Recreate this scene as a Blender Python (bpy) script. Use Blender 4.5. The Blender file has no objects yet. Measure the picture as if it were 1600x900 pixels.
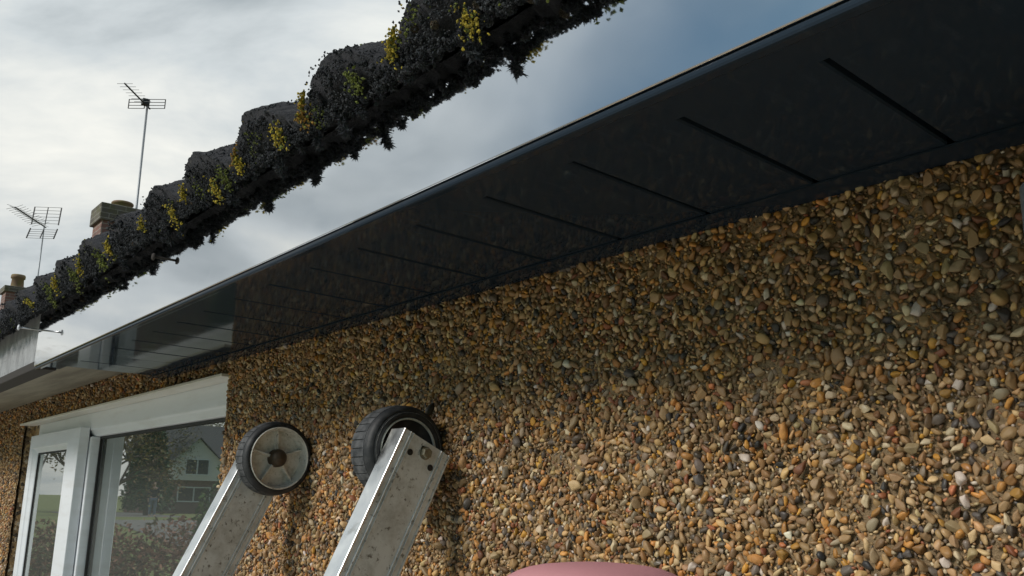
import bpy, bmesh, math, random
import numpy as np
from mathutils import Vector, Matrix, noise as mnoise

random.seed(7); rng = np.random.default_rng(7)
scn = bpy.context.scene
col = scn.collection
ZC = 2.2                      # camera height above the ground; most z values below are relative to the camera
R = math.radians

# ------------------------------------------------------------------ camera
cam_d = bpy.data.cameras.new('camera'); cam = bpy.data.objects.new('camera', cam_d); col.objects.link(cam)
cam_d.sensor_width = 36; cam_d.lens = 32.507; cam_d.clip_start = 0.02; cam_d.clip_end = 3000
right = Vector((.6196, .7847, .0195)).normalized()
fwd = Vector((-.7671, .6001, .2267)).normalized()
up = right.cross(fwd).normalized(); right = fwd.cross(up).normalized()
M4 = Matrix((( right.x, up.x, -fwd.x, 0), (right.y, up.y, -fwd.y, -.595), (right.z, up.z, -fwd.z, ZC), (0, 0, 0, 1)))
cam.matrix_world = M4
scn.camera = cam

# ------------------------------------------------------------------ world and sun
SUN_EL, SUN_AZ = 33, 82        # azimuth counted from -X towards -Y
sdir = Vector((-math.cos(R(SUN_EL))*math.cos(R(SUN_AZ)), -math.cos(R(SUN_EL))*math.sin(R(SUN_AZ)), math.sin(R(SUN_EL))))
world = bpy.data.worlds.new('World'); scn.world = world; world.use_nodes = True
nt = world.node_tree; N = nt.nodes; L = nt.links; N.clear()
def wn(t, **k):
    n = N.new(t)
    for a, b in k.items(): setattr(n, a, b)
    return n
def wmath(op, a, b=None, c=None):
    n = N.new('ShaderNodeMath'); n.operation = op
    for i, v in enumerate((a, b, c)):
        if v is None: continue
        if isinstance(v, (int, float)): n.inputs[i].default_value = v
        else: L.new(v, n.inputs[i])
    return n.outputs[0]
out = wn('ShaderNodeOutputWorld'); bg = wn('ShaderNodeBackground'); L.new(bg.outputs[0], out.inputs[0])
sky = wn('ShaderNodeTexSky', sky_type='NISHITA', sun_disc=False)
sky.sun_elevation = R(SUN_EL); sky.sun_rotation = math.atan2(sdir.x, sdir.y); sky.air_density = 1.0; sky.dust_density = 0.6
tc = wn('ShaderNodeTexCoord'); sx = wn('ShaderNodeSeparateXYZ'); L.new(tc.outputs['Generated'], sx.inputs[0])
zz = wmath('ADD', wmath('MAXIMUM', sx.outputs['Z'], 0.0), 0.18)
cx = wn('ShaderNodeCombineXYZ'); L.new(wmath('DIVIDE', sx.outputs['X'], zz), cx.inputs[0]); L.new(wmath('DIVIDE', sx.outputs['Y'], zz), cx.inputs[1])
def wnoise(scale, detail, rough, off, dist=0.0):
    mp = wn('ShaderNodeMapping'); mp.inputs['Location'].default_value = off; L.new(cx.outputs[0], mp.inputs[0])
    n = wn('ShaderNodeTexNoise'); n.inputs['Scale'].default_value = scale; n.inputs['Detail'].default_value = detail
    n.inputs['Roughness'].default_value = rough; n.inputs['Distortion'].default_value = dist
    L.new(mp.outputs[0], n.inputs['Vector']); return n.outputs['Fac']
def wramp(fac, stops):
    r = wn('ShaderNodeValToRGB'); e = r.color_ramp.elements
    while len(e) < len(stops): e.new(0.5)
    for i, (p, c) in enumerate(stops): e[i].position = p; e[i].color = (*c, 1)
    L.new(fac, r.inputs[0]); return r.outputs[0]
bright = wramp(wnoise(1.1, 7, .55, (3.1, 1.7, 0), .5), [(.34, (.165, .19, .205)), (.475, (.315, .34, .35)), (.62, (.487, .487, .457))])
# overcast skies are brighter overhead than near the horizon
ovc = wn('ShaderNodeMix', data_type='RGBA', blend_type='MULTIPLY'); ovc.inputs[0].default_value = 1
gr = wmath('ADD', .86, wmath('MULTIPLY', wmath('MAXIMUM', sx.outputs['Z'], 0.0), .45)); gcx = wn('ShaderNodeCombineColor')
for i_ in range(3): L.new(gr, gcx.inputs[i_])
L.new(bright, ovc.inputs[6]); L.new(gcx.outputs[0], ovc.inputs[7]); bright = ovc.outputs[2]
# broken cloud: nearly closed low in the sky to the left, opening overhead in front of the house
open_dir = wmath('ADD', wmath('MULTIPLY', sx.outputs['Y'], -.55), wmath('MULTIPLY', sx.outputs['X'], .38))
cov = wmath('SUBTRACT', wmath('ADD', wnoise(.9, 5, .55, (.4, 5.2, 0), .3), .13), wmath('MULTIPLY', open_dir, 2.0))
mask = wramp(cov, [(.28, (0, 0, 0)), (.80, (1, 1, 1))])
skyk = wn('ShaderNodeMix', data_type='RGBA', blend_type='MULTIPLY'); skyk.inputs[0].default_value = 1
L.new(sky.outputs[0], skyk.inputs[6]); skyk.inputs[7].default_value = (.019, .0265, .0275, 1)
mx = wn('ShaderNodeMix', data_type='RGBA'); L.new(mask, mx.inputs[0]); L.new(skyk.outputs[2], mx.inputs[6]); L.new(bright, mx.inputs[7])
L.new(mx.outputs[2], bg.inputs[0]); bg.inputs[1].default_value = 1.0

sl = bpy.data.lights.new('sun', 'SUN'); sl.energy = 1.45; sl.angle = R(20); sl.color = (1, .95, .88)
so = bpy.data.objects.new('sun', sl); col.objects.link(so); so.rotation_euler = sdir.to_track_quat('Z', 'Y').to_euler()

scn.view_settings.view_transform = 'Standard'; scn.view_settings.look = 'None'
scn.view_settings.exposure = 0.95; scn.view_settings.gamma = 1.0; scn.view_settings.use_curve_mapping = False
scn.render.engine = 'CYCLES'
scn.cycles.max_bounces = 8; scn.cycles.use_denoising = True

# ------------------------------------------------------------------ materials
def lin(r, g, b): return tuple((v/255/12.92 if v/255 <= .04045 else ((v/255+.055)/1.055)**2.4) for v in (r, g, b))
class Mat:
    def __init__(s, name, base=(.5,.5,.5), rough=.6, metal=0, ior=1.5, spec=.5):
        s.m = bpy.data.materials.new(name); s.m.use_nodes = True; s.nt = s.m.node_tree; s.N = s.nt.nodes; s.L = s.nt.links
        s.p = s.N['Principled BSDF']; s.p.inputs['Base Color'].default_value = (*base, 1); s.p.inputs['Roughness'].default_value = rough
        s.p.inputs['Metallic'].default_value = metal; s.p.inputs['IOR'].default_value = ior; s.p.inputs['Specular IOR Level'].default_value = spec
        s.bump_last = None
    def tc(s, kind='Object'):
        n = s.N.new('ShaderNodeTexCoord'); return n.outputs[kind]
    def noise(s, scale, detail=4, rough=.55, dist=0, vec=None, stretch=None):
        n = s.N.new('ShaderNodeTexNoise'); n.inputs['Scale'].default_value = scale; n.inputs['Detail'].default_value = detail
        n.inputs['Roughness'].default_value = rough; n.inputs['Distortion'].default_value = dist
        v = vec or s.tc()
        if stretch:
            mp = s.N.new('ShaderNodeMapping'); mp.inputs['Scale'].default_value = stretch; s.L.new(v, mp.inputs[0]); v = mp.outputs[0]
        s.L.new(v, n.inputs['Vector']); return n.outputs['Fac']
    def vor(s, scale, out='Distance', feature='F1'):
        n = s.N.new('ShaderNodeTexVoronoi'); n.feature = feature; n.inputs['Scale'].default_value = scale; s.L.new(s.tc(), n.inputs['Vector']); return n.outputs[out]
    def ramp(s, fac, stops):
        r = s.N.new('ShaderNodeValToRGB'); e = r.color_ramp.elements
        while len(e) < len(stops): e.new(.5)
        for i, (p, c) in enumerate(stops):
            e[i].position = p; e[i].color = (*(c if isinstance(c, tuple) else (c, c, c)), 1)
        s.L.new(fac, r.inputs[0]); return r.outputs[0]
    def mix(s, fac, a, b, mode='MIX'):
        n = s.N.new('ShaderNodeMix'); n.data_type = 'RGBA'; n.blend_type = mode
        for i, v in ((0, fac), (6, a), (7, b)):
            if isinstance(v, (int, float)): n.inputs[i].default_value = v
            elif isinstance(v, tuple): n.inputs[i].default_value = (*v, 1)
            else: s.L.new(v, n.inputs[i])
        return n.outputs[2]
    def color(s, sock): s.L.new(sock, s.p.inputs['Base Color']); return s
    def rough(s, sock): s.L.new(sock, s.p.inputs['Roughness']); return s
    def bump(s, h, strength=.3, dist=.002):
        b = s.N.new('ShaderNodeBump'); b.inputs['Strength'].default_value = strength; b.inputs['Distance'].default_value = dist
        s.L.new(h, b.inputs['Height'])
        if s.bump_last: s.L.new(s.bump_last, b.inputs['Normal'])
        s.bump_last = b.outputs[0]; s.L.new(b.outputs[0], s.p.inputs['Normal']); return s
    def attr(s, name='Col'):
        a = s.N.new('ShaderNodeAttribute'); a.attribute_name = name; return a.outputs['Color']
MT = {}
m = Mat('black_gloss_fascia', (.80, .81, .82), .045, metal=1); m.p.inputs['Roughness'].default_value = .04
m.rough(m.ramp(m.noise(30, 5), [(.4, .035), (.7, .075)])); MT['fascia'] = m.m
m = Mat('black_gloss_soffit', (.028, .040, .056), .06, ior=1.14)
dust = m.ramp(m.noise(70, 7, .7, stretch=(1, .3, 1)), [(.58, 0.0), (.80, 1.0)])
m.color(m.mix(dust, (.021, .031, .044), (.036, .048, .064))); m.rough(m.ramp(m.noise(25, 5), [(.4, .05), (.75, .10)])); MT['soffit'] = m.m
m = Mat('mortar', (.38, .29, .19), .95)
m.color(m.mix(m.noise(14, 5), m.mix(m.ramp(m.noise(420, 5, .7), [(.35, 0.0), (.65, 1.0)]), (.15, .10, .052), (.42, .30, .17)), (.27, .185, .10))); m.bump(m.noise(420, 4, .7), 1.0, .003); m.bump(m.noise(90, 3), .5, .002); MT['mortar'] = m.m
m = Mat('pebbledash_far', (.3, .22, .14), .9)
vc = m.N.new('ShaderNodeTexVoronoi'); vc.inputs['Scale'].default_value = 105; m.L.new(m.tc(), vc.inputs['Vector'])
hs = m.N.new('ShaderNodeSeparateColor'); m.L.new(vc.outputs['Color'], hs.inputs[0])
m.color(m.ramp(hs.outputs[0], [(0, (.07, .06, .05)), (.2, (.22, .16, .10)), (.5, (.36, .26, .15)), (.75, (.42, .28, .13)), (.95, (.6, .54, .44))]))
m.bump(m.ramp(vc.outputs['Distance'], [(0, 1.0), (.6, 0.0)]), 1.0, .006); MT['dash_far'] = m.m
m = Mat('pebble', rough=.62)
c = m.attr(); c = m.mix(m.ramp(m.noise(260, 4), [(.35, 0.0), (.7, .55)]), c, m.mix(1.0, c, (.52, .45, .38), 'MULTIPLY'))
c = m.mix(m.ramp(m.noise(38, 4), [(.46, 0.0), (.72, .6)]), c, (.22, .15, .085))
m.color(c); m.rough(m.ramp(m.noise(60), [(.3, .32), (.7, .75)])); m.bump(m.noise(700, 3), .25, .0006); MT['pebble'] = m.m
m = Mat('white_upvc', (.72, .73, .72), .32); m.color(m.mix(m.ramp(m.noise(7, 5, stretch=(1, 1, 6)), [(.5, 0.0), (.8, .6)]), (.80, .83, .88), (.62, .62, .62))); MT['upvc'] = m.m
m = Mat('cream_board', (.62, .60, .53), .45); m.color(m.mix(m.ramp(m.noise(5, 6, stretch=(1, 5, 5)), [(.42, 0.0), (.75, .8)]), (.74, .72, .67), (.55, .51, .43))); MT['cream'] = m.m
m = Mat('rubber_seal', (.012, .012, .013), .6); MT['black'] = m.m
# glass: fresnel mix of a mirror coat and a clear green-grey pane
g = bpy.data.materials.new('window_glass'); g.use_nodes = True; gn = g.node_tree; gn.nodes.clear()
go = gn.nodes.new('ShaderNodeOutputMaterial'); gm = gn.nodes.new('ShaderNodeMixShader'); gf = gn.nodes.new('ShaderNodeFresnel'); gf.inputs[0].default_value = 7.5
gg = gn.nodes.new('ShaderNodeBsdfGlossy'); gg.inputs['Roughness'].default_value = .012; gg.inputs['Color'].default_value = (.93, .97, .96, 1)
gt = gn.nodes.new('ShaderNodeBsdfTransparent'); gt.inputs[0].default_value = (.72, .78, .75, 1)
gb = gn.nodes.new('ShaderNodeBump'); gb.inputs['Strength'].default_value = .03; gb.inputs['Distance'].default_value = .004
gz = gn.nodes.new('ShaderNodeTexNoise'); gz.inputs['Scale'].default_value = 3; gz.inputs['Detail'].default_value = 1
gtc = gn.nodes.new('ShaderNodeTexCoord'); gn.links.new(gtc.outputs['Object'], gz.inputs['Vector']); gn.links.new(gz.outputs['Fac'], gb.inputs['Height']); gn.links.new(gb.outputs[0], gg.inputs['Normal'])
gd = gn.nodes.new('ShaderNodeBsdfDiffuse'); gd.inputs[0].default_value = (.5, .54, .52, 1); gmm = gn.nodes.new('ShaderNodeMixShader'); gmm.inputs[0].default_value = .20; gn.links.new(gt.outputs[0], gmm.inputs[1]); gn.links.new(gd.outputs[0], gmm.inputs[2]); gt = gmm
gn.links.new(gf.outputs[0], gm.inputs[0]); gn.links.new(gt.outputs[0], gm.inputs[1]); gn.links.new(gg.outputs[0], gm.inputs[2]); gn.links.new(gm.outputs[0], go.inputs[0]); MT['glass'] = g
m = Mat('aluminium_bright', (.86, .87, .87), .33, metal=1); m.rough(m.ramp(m.noise(40, 5), [(.3, .24), (.75, .5)])); m.color(m.mix(m.ramp(m.noise(60, 6), [(.62, 0.0), (.75, .6)]), (.88, .89, .88), (.45, .43, .38))); MT['alu'] = m.m
m = Mat('aluminium_dirty', (.42, .41, .38), .55, metal=.15)
d1 = m.ramp(m.noise(34, 8, .7), [(.44, 0.0), (.66, .9)]); d2 = m.ramp(m.noise(190, 5, .65), [(.58, 0.0), (.68, .9)])
c = m.mix(d1, (.74, .755, .755), (.47, .465, .44)); c = m.mix(d2, c, (.14, .125, .10)); c = m.mix(m.ramp(m.noise(22, 6, .7, stretch=(1, 1, .2)), [(.64, 0.0), (.72, .6)]), c, (.66, .65, .62))
m.color(c); m.bump(m.noise(160, 5), .18, .001); MT['alu_dirty'] = m.m
m = Mat('tyre_rubber', (.016, .018, .02), .6); m.color(m.mix(m.ramp(m.noise(70, 6), [(.45, 0.0), (.75, .8)]), (.014, .016, .019), (.07, .07, .072))); m.bump(m.noise(300), .2, .0008); MT['rubber'] = m.m
m = Mat('tread_rubber', (.10, .105, .11), .75); m.color(m.mix(m.ramp(m.noise(90, 6), [(.35, 0.0), (.7, 1.0)]), (.022, .025, .029), (.11, .112, .118))); MT['tread'] = m.m
m = Mat('grey_plastic', (.42, .41, .37), .6)
c = m.mix(m.ramp(m.noise(80, 7, .7), [(.46, 0.0), (.66, .9)]), (.68, .67, .63), (.40, .39, .34)); c = m.mix(m.ramp(m.noise(260, 4), [(.64, 0.0), (.72, .9)]), c, (.05, .05, .04)); m.color(c); m.bump(m.noise(220), .2, .001); MT['grey_plastic'] = m.m
m = Mat('rusty_steel', (.13, .085, .05), .55, metal=.4); m.color(m.mix(m.noise(240, 5), (.035, .03, .024), (.12, .085, .055))); MT['rust'] = m.m
m = Mat('brass_bolt', (.24, .22, .15), .5, metal=.6); m.color(m.mix(m.noise(300, 4), (.12, .11, .08), (.36, .33, .24))); MT['bolt'] = m.m
m = Mat('nail_white', (.62, .64, .68), .4); MT['nail_head'] = m.m
m = Mat('nail_steel', (.55, .56, .58), .3, metal=1); MT['nail'] = m.m
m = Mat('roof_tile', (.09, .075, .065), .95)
c = m.mix(m.ramp(m.noise(55, 8, .7), [(.4, 0.0), (.65, 1.0)]), (.056, .056, .064), (.020, .023, .028)); c = m.mix(m.ramp(m.noise(150, 5), [(.64, 0.0), (.74, .7)]), c, (.12, .115, .10))  # bluish haze over the shaded eaves is put into the base colour
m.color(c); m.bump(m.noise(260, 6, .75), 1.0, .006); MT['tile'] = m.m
m = Mat('moss', rough=.95); m.color(m.mix(m.noise(400, 3), m.attr(), m.mix(1.0, m.attr(), (.45, .45, .45), 'MULTIPLY'))); m.p.inputs['Subsurface Weight'].default_value = 0; MT['moss'] = m.m
m = Mat('old_fascia_paint', (.30, .31, .33), .8); c = m.mix(m.ramp(m.noise(18, 7, .7, stretch=(1, 1, .5)), [(.4, 0.0), (.7, 1.0)]), (.36, .37, .385), (.17, .175, .18)); m.color(m.mix(m.ramp(m.noise(120, 5), [(.6, 0.0), (.7, .7)]), c, (.08, .08, .08))); m.bump(m.noise(140, 5), .6, .002); MT['old_fascia'] = m.m
m = Mat('old_soffit_board', (.42, .38, .29), .85); c = m.mix(m.ramp(m.noise(7, 7, .65, stretch=(.5, 3, 1)), [(.38, 0.0), (.68, 1.0)]), (.27, .245, .185), (.15, .13, .095)); m.color(c); m.bump(m.noise(60, 6), .3, .002); MT['old_soffit'] = m.m
m = Mat('dark_timber', (.035, .03, .027), .9); MT['dark'] = m.m
m = Mat('pink_plastic', (.56, .20, .22), .48); m.color(m.mix(m.noise(40, 6), (.62, .28, .30), (.55, .25, .265))); m.bump(m.noise(350, 3), .1, .0008); MT['pink'] = m.m
m = Mat('pale_pipe', (.50, .52, .60), .35); MT['pipe'] = m.m
m = Mat('chimney_brick', (.25, .13, .10), .9)
br = m.N.new('ShaderNodeTexBrick'); br.inputs['Scale'].default_value = 1; br.inputs['Brick Width'].default_value = .225; br.inputs['Row Height'].default_value = .075; br.inputs['Mortar Size'].default_value = .006
br.inputs['Color1'].default_value = (.24, .125, .10, 1); br.inputs['Color2'].default_value = (.17, .10, .09, 1); br.inputs['Mortar'].default_value = (.30, .27, .24, 1)
gx = m.N.new('ShaderNodeSeparateXYZ'); m.L.new(m.tc(), gx.inputs[0]); ga = m.N.new('ShaderNodeMath'); ga.operation = 'ADD'; m.L.new(gx.outputs[0], ga.inputs[0]); m.L.new(gx.outputs[1], ga.inputs[1])
gc = m.N.new('ShaderNodeCombineXYZ'); m.L.new(ga.outputs[0], gc.inputs[0]); m.L.new(gx.outputs[2], gc.inputs[1]); m.L.new(gc.outputs[0], br.inputs['Vector'])
m.color(m.mix(m.ramp(m.noise(9, 5), [(.5, 0.0), (.75, .7)]), br.outputs['Color'], (.09, .07, .06))); MT['brick'] = m.m
m = Mat('mossy_brick', (.2, .18, .12), .95)
br2 = m.N.new('ShaderNodeTexBrick'); br2.inputs['Scale'].default_value = 1; br2.inputs['Brick Width'].default_value = .225; br2.inputs['Row Height'].default_value = .075; br2.inputs['Mortar Size'].default_value = .006
br2.inputs['Color1'].default_value = (.14, .125, .105, 1); br2.inputs['Color2'].default_value = (.10, .09, .08, 1); br2.inputs['Mortar'].default_value = (.26, .25, .22, 1)
gx = m.N.new('ShaderNodeSeparateXYZ'); m.L.new(m.tc(), gx.inputs[0]); ga = m.N.new('ShaderNodeMath'); ga.operation = 'ADD'; m.L.new(gx.outputs[0], ga.inputs[0]); m.L.new(gx.outputs[1], ga.inputs[1])
gc = m.N.new('ShaderNodeCombineXYZ'); m.L.new(ga.outputs[0], gc.inputs[0]); m.L.new(gx.outputs[2], gc.inputs[1]); m.L.new(gc.outputs[0], br2.inputs['Vector'])
m.color(m.mix(m.ramp(m.noise(7, 6, .7), [(.46, 0.0), (.66, .8)]), br2.outputs['Color'], (.11, .11, .05))); MT['mossy_brick'] = m.m
m = Mat('clay_pot', (.34, .22, .13), .85); m.color(m.mix(m.ramp(m.noise(8, 6), [(.45, 0.0), (.65, .9)]), (.24, .16, .105), (.20, .17, .06))); MT['clay'] = m.m
m = Mat('aerial_metal', (.16, .17, .17), .5, metal=.6); MT['aerial'] = m.m
m = Mat('aerial_black', (.02, .022, .024), .5); MT['aerial_black'] = m.m
m = Mat('galvanised_mast', (.30, .32, .34), .5, metal=.5); MT['mast'] = m.m
m = Mat('grass', (.09, .15, .03), .95); m.color(m.mix(m.noise(.35, 6), m.mix(m.noise(9, 6), (.09, .15, .03), (.16, .22, .05)), (.18, .18, .06))); MT['grass'] = m.m
m = Mat('asphalt', (.16, .155, .15), .9); m.color(m.mix(m.noise(3, 6), (.13, .13, .125), (.22, .21, .20))); MT['road'] = m.m
m = Mat('paving', (.34, .32, .28), .9); m.color(m.mix(m.noise(2.5, 6), (.44, .42, .38), (.56, .53, .48))); MT['paving'] = m.m
m = Mat('leaf', rough=.7); m.color(m.attr()); MT['leaf'] = m.m
m = Mat('bark', (.11, .09, .07), .95); MT['bark'] = m.m
m = Mat('house_render', (.80, .79, .76), .9); MT['render_white'] = m.m
m = Mat('grey_slate', (.10, .105, .11), .8); m.color(m.mix(m.noise(6, 5), (.085, .09, .095), (.14, .14, .14))); MT['slate'] = m.m
m = Mat('roof_red', (.16, .10, .085), .95); m.color(m.mix(m.noise(5, 6), (.17, .11, .095), (.10, .075, .065))); MT['roof_red'] = m.m
m = Mat('dark_pane', (.03, .035, .04), .08); MT['pane_dark'] = m.m
m = Mat('skin', (.55, .36, .27), .55); MT['skin'] = m.m
m = Mat('jacket', (.03, .035, .045), .85); MT['jacket'] = m.m
m = Mat('jeans', (.16, .21, .30), .85); MT['jeans'] = m.m
m = Mat('hair', (.04, .03, .025), .8); MT['hair'] = m.m

# ------------------------------------------------------------------ mesh helpers
class MB:
    def __init__(s): s.v = []; s.f = []; s.c = []
    def add(s, vs, fs):
        o = len(s.v); s.v += [tuple(v) for v in vs]; s.f += [tuple(i+o for i in f) for f in fs]; return s
    def box(s, a, b):
        (x0, y0, z0), (x1, y1, z1) = a, b
        return s.add([(x0,y0,z0),(x1,y0,z0),(x1,y1,z0),(x0,y1,z0),(x0,y0,z1),(x1,y0,z1),(x1,y1,z1),(x0,y1,z1)],
                     [(0,3,2,1),(4,5,6,7),(0,1,5,4),(1,2,6,5),(2,3,7,6),(3,0,4,7)])
    def tube(s, p, q, r, n=8, r2=None, caps=True):
        p = Vector(p); q = Vector(q); d = (q-p).normalized(); a = d.orthogonal().normalized(); b = d.cross(a); r2 = r if r2 is None else r2
        vs = [p+(a*math.cos(t)+b*math.sin(t))*r for t in (2*math.pi*i/n for i in range(n))]+[q+(a*math.cos(t)+b*math.sin(t))*r2 for t in (2*math.pi*i/n for i in range(n))]
        fs = [(i, (i+1) % n, n+(i+1) % n, n+i) for i in range(n)]
        if caps: fs += [tuple(reversed(range(n))), tuple(range(n, 2*n))]
        return s.add(vs, fs)
    def revolve_x(s, prof, n=48, centre=(0,0,0), closed=False, radfn=None):   # prof: (x, r)
        cx_, cy_, cz_ = centre; o = []; k = len(prof)
        for i in range(n):
            t = 2*math.pi*i/n
            for j, (x, r) in enumerate(prof):
                rr = radfn(i, j, r) if radfn else r
                o.append((cx_+x, cy_+rr*math.cos(t), cz_+rr*math.sin(t)))
        fs = []
        for i in range(n):
            for j in range(k if closed else k-1):
                a = i*k+j; b = i*k+(j+1) % k; c_ = ((i+1) % n)*k+(j+1) % k; d = ((i+1) % n)*k+j; fs.append((a, b, c_, d))
        return s.add(o, fs)
    def build(s, name, mat, parent=None, smooth=False, bevel=0, segs=2):
        me = bpy.data.meshes.new(name); me.from_pydata(s.v, [], s.f); me.update()
        return link(name, me, mat, parent, smooth, bevel, segs)
def fixn(me):
    bm = bmesh.new(); bm.from_mesh(me); bmesh.ops.recalc_face_normals(bm, faces=bm.faces); bm.to_mesh(me); bm.free()
def link(name, me, mat, parent=None, smooth=False, bevel=0, segs=2):
    if len(me.polygons) < 200000: fixn(me)
    if mat: me.materials.append(mat)
    o = bpy.data.objects.new(name, me); col.objects.link(o)
    if parent: o.parent = parent
    if smooth:
        me.polygons.foreach_set('use_smooth', [True]*len(me.polygons))
    if bevel:
        md = o.modifiers.new('bevel', 'BEVEL'); md.width = bevel; md.segments = segs; md.limit_method = 'ANGLE'; md.angle_limit = R(40)
    return o
def empty(name, loc, label, cat, group=None):
    o = bpy.data.objects.new(name, None); col.objects.link(o); o.location = loc; o.empty_display_size = .1
    tag(o, label, cat, group); return o
def tag(o, label=None, cat=None, group=None, kind=None):
    if label: o['label'] = label
    if cat: o['category'] = cat
    if group: o['group'] = group
    if kind: o['kind'] = kind
    return o
def np_mesh(name, V, F, C, mat, parent, smooth=True):
    """V (n,3), F (m,3) triangles, C (n,3) vertex colour"""
    me = bpy.data.meshes.new(name); me.vertices.add(len(V)); me.vertices.foreach_set('co', np.ascontiguousarray(V, np.float32).ravel())
    me.loops.add(F.size); me.loops.foreach_set('vertex_index', np.ascontiguousarray(F, np.int32).ravel())
    me.polygons.add(len(F)); me.polygons.foreach_set('loop_start', np.arange(0, F.size, 3, dtype=np.int32)); me.polygons.foreach_set('loop_total', np.full(len(F), 3, np.int32))
    me.update(calc_edges=True)
    if C is not None:
        at = me.color_attributes.new('Col', 'FLOAT_COLOR', 'POINT'); at.data.foreach_set('color', np.concatenate([C, np.ones((len(C), 1))], 1).astype(np.float32).ravel())
    me.polygons.foreach_set('use_smooth', np.full(len(F), smooth))
    me.materials.append(mat)
    o = bpy.data.objects.new(name, me); col.objects.link(o); o.parent = parent
    return o
def ico(sub):
    bm = bmesh.new(); bmesh.ops.create_icosphere(bm, subdivisions=sub, radius=1)
    V = np.array([v.co[:] for v in bm.verts]); F = np.array([[v.index for v in f.verts] for f in bm.faces]); bm.free(); return V, F

# ------------------------------------------------------------------ ground and road
def gz_at(x, y):
    t = min(1, max(0, (-x-14)/36)); return 1.15*t*t*(3-2*t)
xs = [-1500, -600, -250, -120, -80]+list(np.arange(-70, 12.1, 2.0))+[40, 150, 600, 1500]
ys = [-1500, -500, -200, -90, -50]+list(np.arange(-40, 12.1, 2.0))+[40, 150, 600, 1500]
gv = [(x, y, gz_at(x, y)) for y in ys for x in xs]; nx = len(xs)
gf_ = [(j*nx+i, j*nx+i+1, (j+1)*nx+i+1, (j+1)*nx+i) for j in range(len(ys)-1) for i in range(nx-1)]
gmb = MB(); gmb.add(gv, gf_); tag(gmb.build('ground', MT['grass'], None, True), kind='structure')
def strip(name, pts, w0, w1, mat, lift):
    vs = []; fs = []
    for i, (x, y) in enumerate(pts):
        a = Vector(pts[max(0, i-1)]); b = Vector(pts[min(len(pts)-1, i+1)]); d = (b-a).normalized(); n = Vector((-d.y, d.x)); w = w0+(w1-w0)*i/(len(pts)-1)
        for sgn in (-1, 1): q = Vector((x, y))+n*w/2*sgn; vs.append((q.x, q.y, gz_at(q.x, q.y)+lift))
        if i: fs.append((2*i-2, 2*i-1, 2*i+1, 2*i))
    mb = MB(); mb.add(vs, fs); return tag(mb.build(name, mat), kind='structure')
strip('road', [(60, -14), (30, -12.5), (12, -11.5), (2, -11), (-8, -11), (-16, -11.4), (-24, -12.3), (-32, -13), (-40, -13.6), (-44, -14), (-52, -14.6), (-62, -15.3)], 5.5, 5, MT['road'], .02)
strip('garden_path', [(1.6, -5.52), (1.2, -7), (1.0, -8.2)], 1.6, 1.6, MT['paving'], .016)
tag(MB().box((-8, -5.5, -.1), (2.4, -.02, .012)).build('bounce_patio', MT['paving']), kind='structure')  # unseen paving, extended and made pale to shape the light bounced upwards

# ------------------------------------------------------------------ the house
house = empty('house', (0, 0, 0), 'brown pebbledashed house wall under black eaves and mossy roof tiles', 'house')
WX0, WX1, WZ0, WZ1 = -3.17, -1.546, ZC-.86, ZC+.208      # window opening
TOP = ZC+.30
wb = MB()
wb.box((-8, .009, 0), (WX0, .26, TOP)).box((WX1, .009, 0), (3, .26, TOP)).box((WX0, .009, 0), (WX1, .26, WZ0)).box((WX0, .009, WZ1), (WX1, .26, TOP))
wb.box((WX0+.0005, .030, WZ0), (-3.102, .25, WZ1-.001)); wb.box((-8, .26, 0), (-7.75, 7.7, TOP)).box((2.75, .26, 0), (3, 7.7, TOP)).box((-8, 7.7, 0), (3, 7.95, TOP)).box((-7.75, .26, TOP-.09), (2.75, 7.7, TOP-.05)).box((-7.75, 3.5, 0), (2.75, 3.6, TOP-.09))
wall = wb.build('wall', MT['dash_far'], house)

# mortar skin with real unevenness where the stones are built
def mortar_h(x, z): return .0022*mnoise.noise((x*60, z*60, 0))+.0022*mnoise.noise((x*17, z*17, 3))+.0012*mnoise.noise((x*160, z*160, 9))
def mortar(x0, x1, z0, z1, step):
    nx_ = int((x1-x0)/step)+1; nz_ = int((z1-z0)/step)+1
    vs = [(x0+(x1-x0)*i/(nx_-1), +.0013+mortar_h(x0+(x1-x0)*i/(nx_-1), z0+(z1-z0)*j/(nz_-1)), ZC+z0+(z1-z0)*j/(nz_-1)) for j in range(nz_) for i in range(nx_)]
    fs = [(j*nx_+i, j*nx_+i+1, (j+1)*nx_+i+1, (j+1)*nx_+i) for j in range(nz_-1) for i in range(nx_-1)]
    mb = MB(); mb.add(vs, fs); return mb.build('render_coat', MT['mortar'], wall, True)
mortar(WX1+.001, .18, -.23, .262, .0045)
mortar(-3.95, WX0-.001, -.32, .30, .012)
mortar(WX0-.001, WX1+.001, .2085, .29, .008)

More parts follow.
